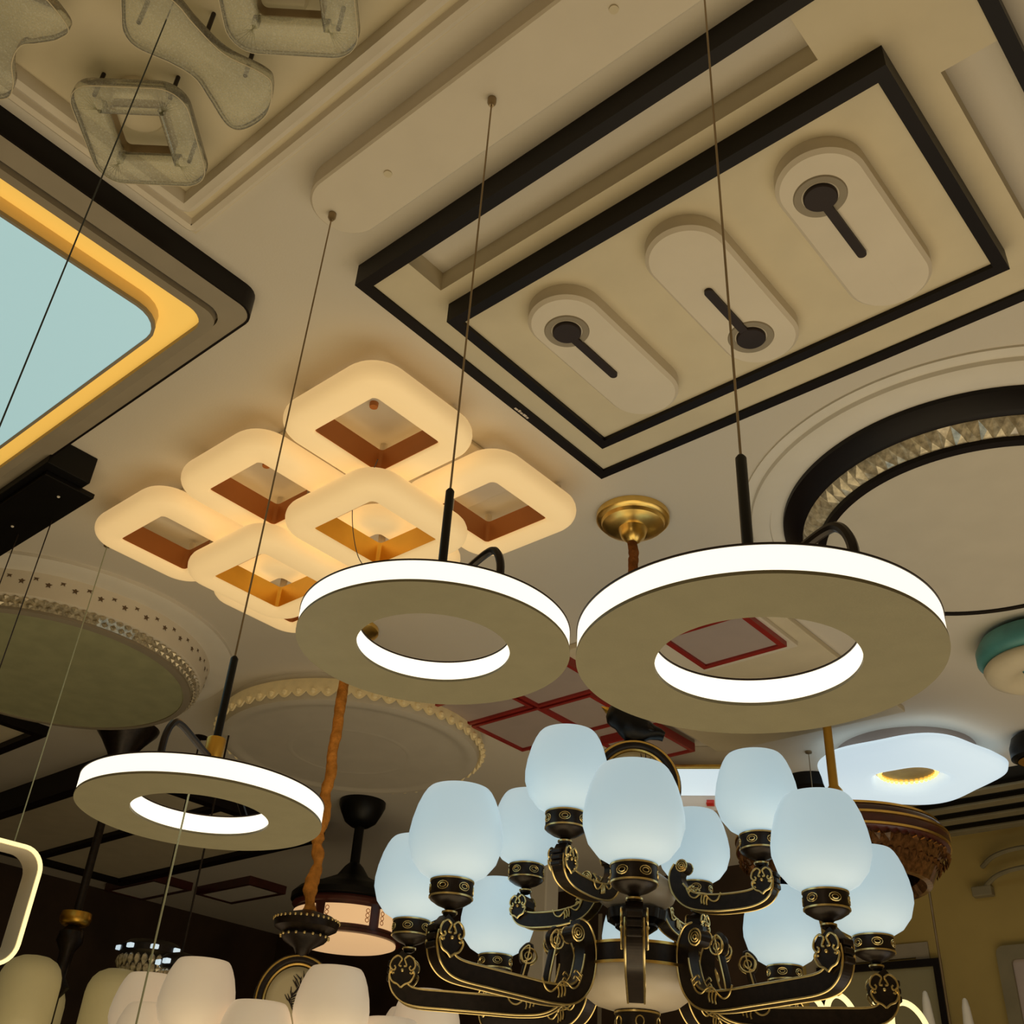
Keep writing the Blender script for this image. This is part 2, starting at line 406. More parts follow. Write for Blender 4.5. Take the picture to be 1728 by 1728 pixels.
acr_blob([(-1.365,.246),(-1.40,.252),(-1.44,.232),(-1.47,.215),(-1.515,.222),(-1.56,.248),(-1.60,.25),(-1.64,.2),(-1.62,.08),(-1.5,.0),(-1.38,.05),(-1.345,.15)])
for p in ((-1.205,.42),(-1.215,.515),(-1.28,.33)):
    part('stem', B().lathe([(.0042,1.715),(.0042,1.782)], 10, (p[0], p[1], 0)), M['knob'], t, True, off=c0)
for p in ((-1.47,.44),(-1.065,.46)):
    part('driver_cup', B().lathe([(.05,1.75),(.055,1.756),(.055,1.782)], 32, (p[0],p[1],0)), M['cream'], t, True, off=c0)

# ------------------------------------------------------------------ cluster of lit square rings
c0 = (-2.23, 1.6, CZ)
t = thing('square_ring_ceiling_lamp', 'lit ceiling lamp of eight overlapping warm-white rounded square rings', 'ceiling lamp', c0)
part('back_plate', B().box(-2.76, -1.70, 1.31, 1.90, 1.786, CZ, .004), M['white'], t, off=c0)
S, W, H = .412, .088, .07
def tube_prof(z, w=W):
    pts = [(-w, -.026), (-w+.006, -.032)]
    for k in range(11):
        a = -pi/2+pi*k/10
        pts.append((-w+.050+(w-.050)*max(0, cos(a))**.8 if cos(a) > 0 else -w+.050, .036*sin(a)+.003))
    pts += [(-w+.006, .045), (-w, .045)]
    return [(o, z+q) for o, q in pts]
def sq_ring(cx, cy, z, s=S, liner='brown'):
    b = B().sweep(rrect(cx-s/2, cx+s/2, cy-s/2, cy+s/2, .100, 10, True), tube_prof(z))
    u = part('square_ring', b, M['ledw'], t, True, 50, off=c0)
    i0 = s/2-W
    part('metal_liner', B().frame(rrect(cx-i0-.001,cx+i0+.001,cy-i0-.001,cy+i0+.001,.013,4), rrect(cx-i0+.0015,cx+i0-.0015,cy-i0+.0015,cy+i0-.0015,.0115,4), z-.022, z+.050), M[liner], u, True, off=c0)
    for sx, sy in ((-1,-1),(1,1),(-1,1)):
        part('stem', B().lathe([(.011, z+.03), (.011, 1.787)], 14, (cx+sx*(i0+.018), cy+sy*(i0+.018), 0)), M['white'], u, True, off=c0)
    return u
px = (-1.772, -2.232, -2.692); py = (1.383, 1.832)
for x in px:
    for y in py: sq_ring(x, y, 1.695)
for x in ((px[0]+px[1])/2, (px[1]+px[2])/2-.01): sq_ring(x, 1.612, 1.595, .425, 'brass')
for x in px: part('screw_cap', B().lathe([(.011, 1.772), (.012, 1.776), (.012, 1.7865)], 18, (x-.02, 1.372, 0)), M['brown'], t, True, off=c0)
part('loose_wire', B().tube(spline([(-1.80,1.42,1.63),(-1.86,1.45,1.62),(-1.98,1.50,1.60),(-2.10,1.64,1.545),(-2.12,1.74,1.54),(-2.04,1.80,1.54),(-1.95,1.84,1.56)], 8), .0013, 6), M['wiredk'], t, True, off=c0)

# ------------------------------------------------------------------ black canopy box with two wires
c0 = (-2.95, .95, CZ)
t = thing('cable_canopy', 'black rectangular canopy box with two thin wires beside the amber-edged panel lamp', 'canopy', c0)
part('canopy_box', B().box(-3.35, -2.672, .93, 1.065, 1.71, CZ, .003), M['jet'], t, off=c0)
part('cover_plate', B().box(-3.35, -2.712, .95, 1.106, 1.694, 1.7101, .002), M['jet'], t, off=c0)
for x in (-2.79, -3.07): part('screw', B().lathe([(.004, 1.6915), (.005, 1.6942)], 10, (x, 1.035, 0)), M['plaster'], t, off=c0)
for x, y in ((-2.93, 1.092), (-3.10, 1.07)):
    part('wire', B().lathe([(.0018, 1.0), (.0018, 1.695)], 6, (x, y, 0)), M['knob'], t, off=c0)

# ------------------------------------------------------------------ round crystal lamps
def star_pts(c, ax, ay, r):
    return [tuple(Vector(c)+(Vector(ax)*cos(pi/2+k*pi/5)+Vector(ay)*sin(pi/2+k*pi/5))*(r if k % 2 == 0 else r*.45)) for k in range(10)]
c0 = (-3.94, 1.64, CZ)
t = thing('round_ceiling_lamp', 'round ceiling lamp at left with star-pierced white skirt, crystal band and grey-green face', 'ceiling lamp', c0)
part('ceiling_rose', B().lathe([(.70, 0), (.70, -.014), (.685, -.022), (.64, -.026), (.585, -.026), (.585, 0)], 120), M['plaster'], t, True)
part('skirt', B().lathe([(.610, -.026), (.606, -.045), (.600, -.085), (.594, -.11), (.588, -.114), (.575, -.114)], 120), M['white'], t, True)
cb = B()
for i in range(110):
    a = 2*pi*i/110; da = 2*pi/110
    for k, (r, z) in enumerate(((.583, -.12), (.569, -.137))):
        aa = a+(k*.5)*da; w = .0125
        cx, cy = r*cos(aa), r*sin(aa); tx, ty = -sin(aa), cos(aa); o = .010
        v = [cb.bm.verts.new(p) for p in ((cx+tx*w,cy+ty*w,z),(cx-tx*w,cy-ty*w,z),(cx,cy,z+.012),(cx,cy,z-.012),(cx+cos(aa)*o,cy+sin(aa)*o,z-.003))]
        for q in ((0,2,4),(2,1,4),(1,3,4),(3,0,4)): cb.face([v[j] for j in q])
cb.lathe([(.577, -.113), (.56, -.15)], 100, cap0=False, cap1=False)
part('crystal_band', cb, M['crystal'], t)
part('face_rim', B().lathe_closed([(.562, -.148), (.562, -.158), (.535, -.162), (.535, -.148)], 120), M['grey'], t, True)
part('face', B().lathe([(.536, -.15), (.536, -.157), (.3, -.162), (.05, -.164)], 100), M['green'], t, True)
sb = B()
for k in range(84):
    a = 2*pi*k/84; z = -.046 if k % 2 == 0 else -.064
    r = .6075-.0055*((-z-.03)/.06)
    sb.face([sb.bm.verts.new(p) for p in star_pts((r*cos(a), r*sin(a), z), (-sin(a), cos(a), 0), (0, 0, 1), .0135)])
part('star_pattern', sb, M['star'], t, label='rows of small pierced stars')

c0 = (-3.60, 2.94, CZ)
t = thing('round_ceiling_lamp', 'round white ceiling lamp with scalloped ivory rim behind the amber fabric-wrapped hanging cord', 'ceiling lamp', c0)
part('ceiling_rose', B().lathe([(.58, 0), (.58, -.03), (.57, -.035)], 120), M['plaster'], t, True)
nsc = 60; N = nsc*8
def rowz(a, z0, amp): return z0-amp*abs(sin(a*nsc/2))
b = B()
prof = [(.592, -.030, 0), (.599, -.05, 0), (.600, -.085, .0), (.600, -.088, .024), (.592, -.086, .024), (.587, -.05, 0), (.57, -.032, 0)]
b.skin([b.ring([(r*cos(2*pi*i/N), r*sin(2*pi*i/N), rowz(2*pi*i/N, z, am)) for i in range(N)]) for r, z, am in prof])
sk = part('scalloped_rim', b, M['ivory'], t, True, 60)
bd = part('bead', B().lathe([(.0030, -.014), (.0115, -.007), (.0130, .004), (.004, .014)], 8, (.601*cos(pi/nsc), .601*sin(pi/nsc), -.088)), M['ivory'], sk, True)
for k in range(1, nsc):
    d = bd.copy(); COL.objects.link(d); d.parent = sk; d.rotation_euler = (0, 0, 2*pi*k/nsc)
part('face', B().lathe([(.575, -.03), (.584, -.095), (.576, -.118), (.555, -.126), (.53, -.124), (.515, -.118), (.49, -.118), (.44, -.122), (.2, -.126), (.03, -.128)], 110), M['diff'], t, True)
part('face_ripple', B().lathe_closed([(.25, -.123), (.27, -.1285), (.29, -.123)], 90), M['diff'], t, True)

c0 = (-.70, 2.775, CZ)
t = thing('round_ceiling_lamp', 'large round ceiling lamp at right edge with black rings around a crystal band', 'ceiling lamp', c0)
part('ceiling_rose', B().lathe([(.685, 0), (.685, -.006), (.655, -.010), (.652, -.022), (.635, -.03), (.60, -.03), (.598, -.022), (.54, -.022), (.54, 0)], 140), M['plaster'], t, True)
part('black_ring', B().lathe([(.560, -.02), (.560, -.036), (.553, -.043), (.525, -.068), (.512, -.074), (.50, -.074)], 140), M['black'], t, True)
cb = B(); nc = 96
for i in range(nc):
    a = 2*pi*i/nc; da = 2*pi/nc
    r0, z0, r1, z1 = .507, -.075, .462, -.112
    def pt(r, z, aa, o=0): return (r*cos(aa)+o*cos(aa), r*sin(aa)+o*sin(aa), z-o*.8)
    v = [cb.bm.verts.new(p) for p in (pt(r0,z0,a), pt(r0,z0,a+da), pt(r1,z1,a+da), pt(r1,z1,a), pt((r0+r1)/2,(z0+z1)/2,a+da*(.35+.3*random.random()),.007+.004*random.random()))]
    for q in ((0,1,4),(1,2,4),(2,3,4),(3,0,4)): cb.face([v[j] for j in q])
part('crystal_band', cb, M['crystal'], t)
part('bottom_ring', B().lathe_closed([(.468, -.110), (.468, -.124), (.446, -.126), (.446, -.110)], 140), M['black'], t, True)
part('face', B().lathe([(.4465, -.112), (.4465, -.121), (.2, -.124), (.03, -.125)], 100), M['diff'], t, True)

# ------------------------------------------------------------------ red-edged panel lamp and the beige one beside it
c0 = (-2.65, 3.35, CZ)
t = thing('red_panel_ceiling_lamp', 'ceiling lamp of staggered grey square panels with red edges above the chandelier', 'ceiling lamp', c0)
part('base_plate', B().box(-3.06, -2.385, 2.86, 3.62, 1.775, CZ), M['mauve'], t, off=c0)
part('base_plate', B().box(-2.70, -2.385, 3.62, 3.90, 1.775, CZ), M['mauve'], t, off=c0)
def red_panel(x0, x1, y0, y1):
    u = part('panel', B().box(x0+.016, x1-.016, y0+.016, y1-.016, 1.748, 1.776), M['mauve'], t, off=c0)
    part('red_edge', B().frame(rect(x0,x1,y0,y1), rect(x0+.016,x1-.016,y0+.016,y1-.016), 1.738, 1.776), M['red'], u, off=c0)
for q in ((-3.035,-2.655,3.125,3.475), (-2.655,-2.295,2.86,3.125), (-2.68,-2.375,3.59,3.885), (-2.655,-2.395,3.14,3.45), (-3.035,-2.67,2.87,3.11)): red_panel(*q)
c0 = (-1.9, 3.4, CZ)
t = thing('red_panel_ceiling_lamp', 'beige ceiling lamp with one red-edged panel seen through the right ring pendant', 'ceiling lamp', c0)
part('base_plate', B().box(-2.345, -1.475, 2.83, 4.045, 1.775, CZ, .004), M['cream'], t, off=c0)
part('inner_step', B().box(-2.10, -1.53, 2.85, 3.24, 1.755, 1.776, .004), M['white'], t, off=c0)
u = part('panel', B().box(-1.87, -1.565, 2.89, 3.16, 1.742, 1.756), M['mauve'], t, off=c0)
part('red_edge', B().frame(rect(-1.89,-1.545,2.868,3.18), rect(-1.868,-1.567,2.89,3.158), 1.734, 1.756), M['red'], u, off=c0)

# ------------------------------------------------------------------ small lit box lamp behind the chandelier
c0 = (-2.52, 4.13, CZ)
t = thing('box_ceiling_lamp', 'small lit box lamp with gold edge seen between the chandelier shades', 'ceiling lamp', c0, rz=radians(31.5))
part('housing', B().box(-.15, .15, -.19, .12, -.10, 0, .004), M['white'], t)
part('gold_edge', B().box(-.17, .17, -.22, .14, -.115, -.095, .006), M['gold'], t)
part('light_panel', B().box(-.16, .16, -.21, .13, -.121, -.1145), M['cool'], t)
part('price_tag', B().box(-.15, .10, .135, .17, -.19, -.12), M['sticker'], t)
part('tag_stamp', B().lathe([(.018, -.006), (.018, 0)], 16, (.055, .13, -.155)).box(.04, .075, .132, .136, -.17, -.14), M['stickr'], t)

# ------------------------------------------------------------------ teal and beige ring lamp at right
c0 = (-.85, 3.70, CZ)
t = thing('donut_ceiling_lamp', 'plump beige ring lamp with teal upper shell at the right edge', 'ceiling lamp', c0)
part('teal_shell', B().lathe([(.10, 0), (.15, -.002), (.185, -.02), (.205, -.055), (.205, -.09), (.185, -.112), (.10, -.115)], 64), M['teal'], t, True, 70)
part('beige_ring', B().lathe_closed([(.175, -.105), (.190, -.125), (.182, -.15), (.14, -.17), (.09, -.158), (.065, -.13), (.08, -.105)], 64), M['cream'], t, True, 70)
part('teal_cap', B().lathe([(.072, -.114), (.072, -.122), (.04, -.126)], 32), M['teal'], t, True)

# ------------------------------------------------------------------ cloud lamp
c0 = (-1.68, 4.52, CZ)
t = thing('cloud_ceiling_lamp', 'lit white wavy cloud-shaped ceiling lamp with a gold crystal centre', 'ceiling lamp', c0)
part('mounting_ring', B().lathe([(.30, 0), (.30, -.05), (.28, -.055)], 64), M['mauve'], t, True)
def wob(a, r, z): return r*(1+.052*cos(5*(a-.35))*min(1, r/.2))
part('cloud_shade', B().lathe([(.10, -.052), (.30, -.050), (.365, -.062), (.392, -.085), (.385, -.108), (.35, -.126), (.28, -.136), (.20, -.138), (.168, -.134), (.150, -.11), (.142, -.086)], 120, wob=wob), M['cool'], t, True, 70)
part('crystal_centre', B().lathe([(.142, -.085), (.13, -.092), (.118, -.096), (.10, -.092), (.02, -.090)], 48), M['gold'], t, True)
gb = B()
for k in range(34):
    a = 2*pi*k/34
    gb.ball((.120*cos(a), .120*sin(a), -.097), .0095, 6)
part('crystal_beads', gb, M['glint'], t, label='sparkling lit gold crystals')

# ------------------------------------------------------------------ air grille in the ceiling
c0 = (.2, 5.33, CZ)
t = thing('air_vent', 'long dark air grille with olive slats along the ceiling before the back wall', 'vent', c0)
part('duct', B().box(-2.05, 2.4, 4.93, 5.72, 1.794, CZ), M['vent'], t, off=c0)
for k in range(4):
    y = 5.03+k*.185
    part('slat', B().box(-2.03, 2.38, y, y+.07, 1.752, 1.765, .003), M['slat'], t, off=c0)
for x in (-2.04, -.3, 1.2, 2.37):
    part('slat_hanger', B().box(x, x+.02, 5.0, 5.66, 1.765, 1.795), M['vent'], t, off=c0)

# ------------------------------------------------------------------ chandeliers
def lathe_at(prof, c, n=28): return B().lathe(prof, n, c)
def gold_cup(parent, x, z, name_mat=None):
    part('cup', B().lathe([(.008,-.062),(.014,-.058),(.0155,-.052),(.010,-.047),(.014,-.043),(.030,-.037),(.0445,-.028),(.047,-.022),(.047,.012),(.043,.016),(.03,.016)], 32, (x,0,z)), M['bronze'], parent, True)
    g = B()
    for zz, rr in ((-.022,.0475),(.012,.0475),(-.052,.0160)):
        g.lathe_closed([(rr-.002,zz-.0018),(rr+.0012,zz-.0018),(rr+.0012,zz+.0018),(rr-.002,zz+.0018)], 32, (x,0,z))
    for k in range(6):
        a = 2*pi*(k+.5)/6
        for s, q in ((.0125,.0085),(.007,.0045)):
            ring = []
            for i in range(12):
                u = 2*pi*i/12
                aa = a+s*cos(u)/.047; ring.append((x+.0477*cos(aa), .0477*sin(aa), z-.005+q*sin(u)))
            g.tube(ring, .0011, 5, True)
    part('gold_trim', g, M['trim'], parent, True)
SHP = [(.040,.0),(.050,.006),(.074,.020),(.094,.045),(.1045,.078),(.105,.100),(.1005,.130),(.092,.162),(.083,.184),(.0755,.197),(.070,.203),(.066,.203),(.079,.180),(.092,.145),(.097,.10),(.094,.075),(.08,.045),(.045,.012)]
def shade_mesh(sc=1.0, k=1.0): return [(r*sc, z*k) for r, z in SHP]
def blade(pts2, wid, thick):
    """a flat arm: centre line in (r, z), in-plane width wid(i), thickness across"""
    P = spline([(p[0], 0, p[1]) for p in pts2], 8); n = len(P)
    L, Rr = [], []
    for i in range(n):
        a = P[max(0, i-1)]; c = P[min(n-1, i+1)]; d = (c-a).normalized(); nn = Vector((-d.z, 0, d.x))
        w = wid(i/(n-1))/2; L.append(P[i]+nn*w); Rr.append(P[i]-nn*w)
    return L, Rr
def arm(parent, spec, shade_m, name='arm'):
    L, Rr = blade(spec['path'], spec['w'], spec['t'])
    h = spec['t']/2
    b = B(); rs = []
    for l, r in zip(L, Rr):
        rs.append(b.ring([(l.x, h, l.z), (r.x, h, r.z), (r.x, -h, r.z), (l.x, -h, l.z)]))
    b.skin(rs, True, True, True)
    sx, sz, sr = spec['scroll']
    b.lathe([(sr, -h), (sr, h)], 24).bm  # scroll boss, turned on its side below
    vs = b.bm.verts[-48:]
    bmesh.ops.transform(b.bm, matrix=Matrix.Translation((sx,0,sz)) @ Matrix.Rotation(pi/2,4,'X'), verts=vs)
    mx, mz, ms = spec['medal']
    # broad heart plate behind the medallion and the grooved outer block
    hp = [(mx+ms*x, mz+ms*z) for x, z in ((0,-1.25),(.55,-.8),(.95,-.15),(1.0,.45),(.6,.95),(.15,.85),(0,.7),(-.15,.85),(-.6,.95),(-1.0,.45),(-.95,-.15),(-.55,-.8))]
    rs = [b.ring([(x, y, z) for x, z in hp]) for y in (h+.006, -h-.006)]
    b.skin(rs, True, True, True)
    for k in range(3):
        zz = mz+ms*(.5-.55*k)
        b.box(mx+ms*.55, mx+ms*1.28, -h*.9, h*.9, zz-ms*.22, zz+ms*.22, .003)
    a = part(name, b, M['bronze'], parent, False)
    g = B()
    i0 = int(len(L)*.10); i1 = int(len(L)*.80)
    for sgn in (1, -1):
        y = sgn*(h+.001)
        g.tube([(p.x, y, p.z) for p in L[i0:]], .0024, 6)
        g.tube([(p.x, y, p.z) for p in Rr[i0:i1]], .0024, 6)
        y2 = sgn*(h+.008)
        # the curled lobes of the medallion
        def cur(pp, rad=.0024, sp=True):
            q = [(mx+ms*x, y2, mz+ms*z) for x, z in pp]
            g.tube(spline(q, 5), rad, 6)
        for s in (1, -1):
            cur([(s*.10,.25),(s*.30,.30),(s*.22,.52),(s*.12,.80),(s*.45,1.02),(s*.85,.75),(s*1.0,.25),(s*.72,-.05),(s*.55,.12),(s*.66,.28)])
            cur([(s*.62,-.22),(s*.78,-.28),(s*.88,-.12),(s*.98,-.38),(s*.72,-.85),(s*.3,-1.05),(0,-1.3)])
        g.ball((mx, y2, mz-.05*ms), .0042, 8)
        # rose on the scroll
        for q, rr in ((1.0,.0022),(.62,.0018),(.28,.002)):
            g.tube([(sx+sr*q*cos(u*2*pi/14), y+sgn*.001, sz+sr*q*sin(u*2*pi/14)) for u in range(14)], rr, 5, True)
        # small ruyi flourish along the bar
        if spec.get('flour'):
            fx, fz, fs = spec['flour']
            for pp in ([(1.5,.12),(1.25,-.35),(.85,-.5),(.45,-.25),(.1,.1),(-.3,.12),(-.75,-.1),(-1.15,.1),(-1.45,.7)], [(.35,-.15),(.25,-.5),(.3,-.75)], [(.12,.0),(.02,-.4),(.07,-.68)], [(-.1,.08),(-.2,-.3),(-.15,-.6)],
                       [(-1.3,.35),(-.95,.55),(-.8,.35)], [(-1.4,.6),(-1.0,.85),(-.82,.68)]):
                g.tube(spline([(fx+fs*p[0], y+sgn*.001, fz+fs*p[1]) for p in pp], 5), .0022, 6)
    part('gold_scrollwork', g, M['trim'], a, True)
    if spec.get('curl'):
        cx, cz, cr, bx_, bz_ = spec['curl']
        cbm = B()
        pth = spline([(bx_, 0, bz_), (bx_-.004, 0, bz_+.03), (cx-cr*.2, 0, cz+cr*1.1), (cx+cr*.9, 0, cz+cr*.6), (cx+cr*.7, 0, cz-cr*.7), (cx-cr*.1, 0, cz-cr*.5)], 7)
        cbm.tube(pth, [.009]*len(pth), 8, sx=1.0)
        part('inner_curl', cbm, M['bronze'], a, True)
        gg = B()
        for y in (.009, -.009):
            gg.tube([(p.x, y, p.z) for p in pth], .0022, 6)
            gg.tube([(cx+cr*1.15*cos(u*2*pi/14), y, cz+cr*1.05*sin(u*2*pi/14)) for u in range(14)], .002, 5, True)
            gg.tube([(cx+cr*.5*cos(u*2*pi/12), y, cz+cr*.5*sin(u*2*pi/12)) for u in range(12)], .0018, 5, True)
        part('curl_gilding', gg, M['trim'], a, True)
    x, z = spec['cup']
    gold_cup(a, x, z)
    part('shade', B().lathe(shade_mesh(*spec.get('ss', (1, 1))), 48, (x, 0, z+.012)), shade_m, a, True, 60, label=spec.get('slabel'))
    return a
def low_w(s): return .028+.011*min(1, s*5) - .010*max(0, (s-.72)/.28)
LOW = dict(path=[(.562,.508),(.577,.484),(.580,.454),(.564,.425),(.530,.411),(.45,.407),(.36,.404),(.275,.402),(.218,.409),(.183,.437),(.168,.482),(.168,.522),(.182,.553),(.202,.559)],
           w=low_w, t=.034, scroll=(.207,.541,.018), medal=(.566,.470,.031), cup=(.56,.575), flour=(.250,.425,.040), curl=(.262,.516,.017,.283,.415))
def up_w(s): return .026+.011*min(1, s*4) - .010*max(0, (s-.72)/.28)
UPP = dict(path=[(.337,.697),(.350,.670),(.342,.645),(.312,.631),(.26,.627),(.205,.629),(.155,.640),(.124,.668),(.116,.700),(.127,.722)],
           w=up_w, t=.03, scroll=(.135,.722,.014), medal=(.342,.668,.025), cup=(.335,.762), flour=(.190,.646,.030))
def dz(spec, d, **kw):
    s = dict(spec); s['path'] = [(a, b+d) for a, b in spec['path']]
    for k in ('scroll','medal','flour'):
        if k in spec: v = spec[k]; s[k] = (v[0], v[1]+d, v[2])
    s['cup'] = (spec['cup'][0], spec['cup'][1]+d)
    if 'curl' in spec: v = spec['curl']; s['curl'] = (v[0], v[1]+d, v[2], v[3], v[4]+d)
    s.update(kw); return s

def rope(parent, z0, z1, r, m):
    n = 90; path = []; rad = []
    for i in range(n):
        z = z1+(z0-z1)*i/(n-1)
        q = .25+.75*(1-i/(n-1) if i/(n-1) < .75 else .3)*(1.2 if i < 30 else .7)
        path.append((.006*q*sin(i*.47), .006*q*cos(i*.39+1), z)); rad.append(r*(1+(.24 if i < 36 else .12)*q*sin(i*.83+sin(i*.31)*2)+.08*q*sin(i*1.9+1)))
    part('cord_sleeve', B().tube(path, rad, 12), m, parent, True, 80)
def hoop(parent, zc, a, h, face_dir):
    b = B(); pth = [(a*sin(2*pi*i/56), 0, zc+h*cos(2*pi*i/56)) for i in range(56)]
    b.tube(pth, .0145, 10, True); b.xf(Matrix.Rotation(face_dir,4,'Z'))
    part('hoop', b, M['bronze'], parent, True)
    g = B()
    for y in (-.011, .011):
        g.tube([(p[0]*(1.06), y, zc+(p[2]-zc)*1.05) for p in pth], .0042, 6, True)
    g.tube([(p[0]*.87, 0, zc+(p[2]-zc)*.88) for p in pth], .0065, 8, True)
    g.xf(Matrix.Rotation(face_dir,4,'Z'))
    part('hoop_gilding', g, M['gold'], parent, True)
    d = B(); rs = []
    for y, s in ((-.012,.78),(-.016,.6),(-.018,.05)): pass
    d.skin([d.ring([(p[0]*s, y, zc+(p[2]-zc)*s) for p in pth]) for s, y in ((.03,-.018),(.6,-.016),(.80,-.008),(.80,.008),(.6,.016),(.03,.018))], True, True, True)
    d.xf(Matrix.Rotation(face_dir,4,'Z'))
    dd = part('hoop_disc', d, M['deco'], parent, True, 80)
    v = B(); rnd = random.Random(3)
    for y in (-.0185, .0185):
        stem_ = spline([(a*.25, y, zc-h*.6), (a*.05, y, zc-h*.3), (-a*.12, y, zc), (a*.05, y, zc+h*.3), (a*.28, y, zc+h*.5)], 8)
        v.tube(stem_, .0016, 5)
        for p in stem_[1::1]:
            for s_ in (1, -1):
                if rnd.random() < .25: continue
                u = rnd.uniform(.2, 1.2)*s_+.4; l = a*rnd.uniform(.16, .34)
                q = p+Vector((sin(u)*l, 0, cos(u)*l))
                v.tube([p, p.lerp(q, .5)+Vector((rnd.uniform(-.004,.004),0,rnd.uniform(-.004,.004))), q], [.0008, .0024, .0008], 5)
    v.xf(Matrix.Rotation(face_dir,4,'Z'))
    part('disc_ornament', v, M['knob'], dd, True)

def skin_mesh(name, chain, m, parent):
    pass

FD = radians(40.5)     # hoops and the bird lie across this direction
c0 = (-1.558, 2.243, CZ)
t = thing('chandelier', 'large black and gold chandelier with twelve lit blue-white glass shades and a bird on top', 'chandelier', c0)
Z = lambda prof: [(r, z-CZ) for r, z in prof]
part('ceiling_cap', B().lathe(Z([(.112,1.80),(.112,1.782),(.106,1.775),(.098,1.773),(.094,1.762),(.086,1.758),(.07,1.752),(.045,1.748),(.04,1.735),(.036,1.722),(.022,1.708),(.012,1.70)]), 64), M['gold'], t, True)
rope(t, 1.70-CZ, 1.16-CZ, .0155, M['ropebr'])
hoop(t, .950-CZ, .107, .110, FD)
# the bird: one continuous body along its own axis, head up to the left of the picture
axd = Vector((-cos(FD)*.86, -sin(FD)*.86, .30)).normalized()
side = Vector((-sin(FD), cos(FD), 0)); upv = axd.cross(side).normalized()
if upv.z < 0: upv = -upv
bc = Vector((-.004, -.004, 1.112-CZ))
st = [(-.088,.006,.020,.004),(-.075,.009,.022,.006),(-.055,.014,.018,.004),(-.038,.021,.022,.0),(-.015,.029,.029,.0),(.008,.031,.031,.002),(.028,.027,.028,.006),(.042,.023,.024,.010),(.055,.0245,.024,.014),(.068,.021,.021,.015),(.077,.010,.010,.014)]
b = B(); rs = []
for s_, ry, rx, lift in st:
    p = bc+axd*s_+upv*lift
    rs.append(b.ring([p+upv*(ry*1.45*cos(2*pi*k/16))+side*(rx*1.3*sin(2*pi*k/16)) for k in range(16)]))
b.skin(rs, True, True, True)
bird = part('bird_figure', b, M['jet'], t, True, 80, label='glossy black bird figure')
bk = B(); p = bc+axd*.072+upv*.016
bk.skin([bk.ring([p+axd*d_+upv*(r_*cos(2*pi*k/10)+d_*.25)+side*(r_*sin(2*pi*k/10)) for k in range(10)]) for d_, r_ in ((0,.011),(.010,.009),(.020,.004),(.026,.001))], True, True, True)
part('beak', bk, M['brass'], bird, True, 80)
wg = B()
for s_ in (1, -1):
    rs = []
    for q, w_, o_ in ((-.06,.004,.020),(-.035,.013,.0245),(-.005,.017,.031),(.02,.013,.0305),(.034,.004,.026)):
        p = bc+axd*q+side*(s_*o_)+upv*.004
        rs.append(wg.ring([p+upv*(w_*cos(2*pi*k/8))+side*(s_*.004*sin(2*pi*k/8)) for k in range(8)]))
    wg.skin(rs, True, True, True)
part('wing', wg, M['bronze'], bird, True, 80)
fb = B()
for s_ in (1,-1):
    fb.tube([bc+side*(.010*s_)-upv*.02, Vector((.0, .0, 1.066-CZ))+side*(.008*s_)], .004, 8)
part('bird_foot', fb, M['jet'], bird, True)
# the centre column
part('column', B().lathe(Z([(.012,.862),(.020,.845),(.014,.82),(.014,.76),(.030,.742),(.034,.735),(.026,.72),(.05,.708),(.075,.700),(.03,.69),(.018,.66),(.018,.63),(.055,.615),(.052,.59),(.022,.57),(.022,.53)]), 40), M['bronze'], t, True)
part('upper_bowl', B().lathe(Z([(.026,.735),(.066,.715),(.098,.690),(.102,.672),(.092,.652),(.066,.634),(.03,.625),(.02,.625)]), 48), M['frost'], t, True, 70)
part('scalloped_collar', B().lathe(Z([(.03,.632),(.07,.628),(.066,.606),(.045,.592),(.025,.588)]), 60, wob=lambda a, r, z: r*(1+.10*abs(sin(4*a)))), M['bronze'], t, True)
part('main_drum', B().lathe_closed(Z([(.15,.530),(.15,.488),(.02,.482),(.02,.536)]), 60), M['bronze'], t, True)
g = B()
for zz in (.531, .487): g.lathe_closed(Z([(.148,zz-.003),(.1535,zz-.003),(.1535,zz+.003),(.148,zz+.003)]), 60)
part('drum_gilding', g, M['gold'], t, True)
part('lower_bowl', B().lathe(Z([(.148,.484),(.146,.462),(.13,.437),(.10,.416),(.05,.402),(.02,.40)]), 56), M['frost'], t, True, 70)
part('finial', B().lathe(Z([(.03,.405),(.05,.402),(.052,.395),(.052,.355),(.046,.348),(.028,.335),(.012,.318),(.006,.30)]), 36), M['bronze'], t, True)
g = B()
for zz in (.398, .354): g.lathe_closed(Z([(.050,zz-.002),(.0545,zz-.002),(.0545,zz+.002),(.050,zz+.002)]), 36)
for k in range(6):
    a = 2*pi*k/6+.2
    g.tube([((.0535)*cos(a+.18*cos(u*2*pi/12)), .0535*sin(a+.18*cos(u*2*pi/12)), .376-CZ+.012*sin(u*2*pi/12)) for u in range(12)], .0018, 5, True)
part('finial_gilding', g, M['trim'], t, True)
aL = arm(t, dz(LOW, -CZ), M['shade'])
aU = arm(t, dz(UPP, -CZ, ss=(.95,.97)), M['shade'], 'upper_arm')
az0 = radians(-55.6)
aL.rotation_euler = (0, 0, az0)
for k in range(1, 8): twin(aL, t, az0+k*pi/4)
aU.rotation_euler = (0, 0, radians(-84))
for k in range(1, 4): twin(aU, t, radians(-84)+k*pi/2)

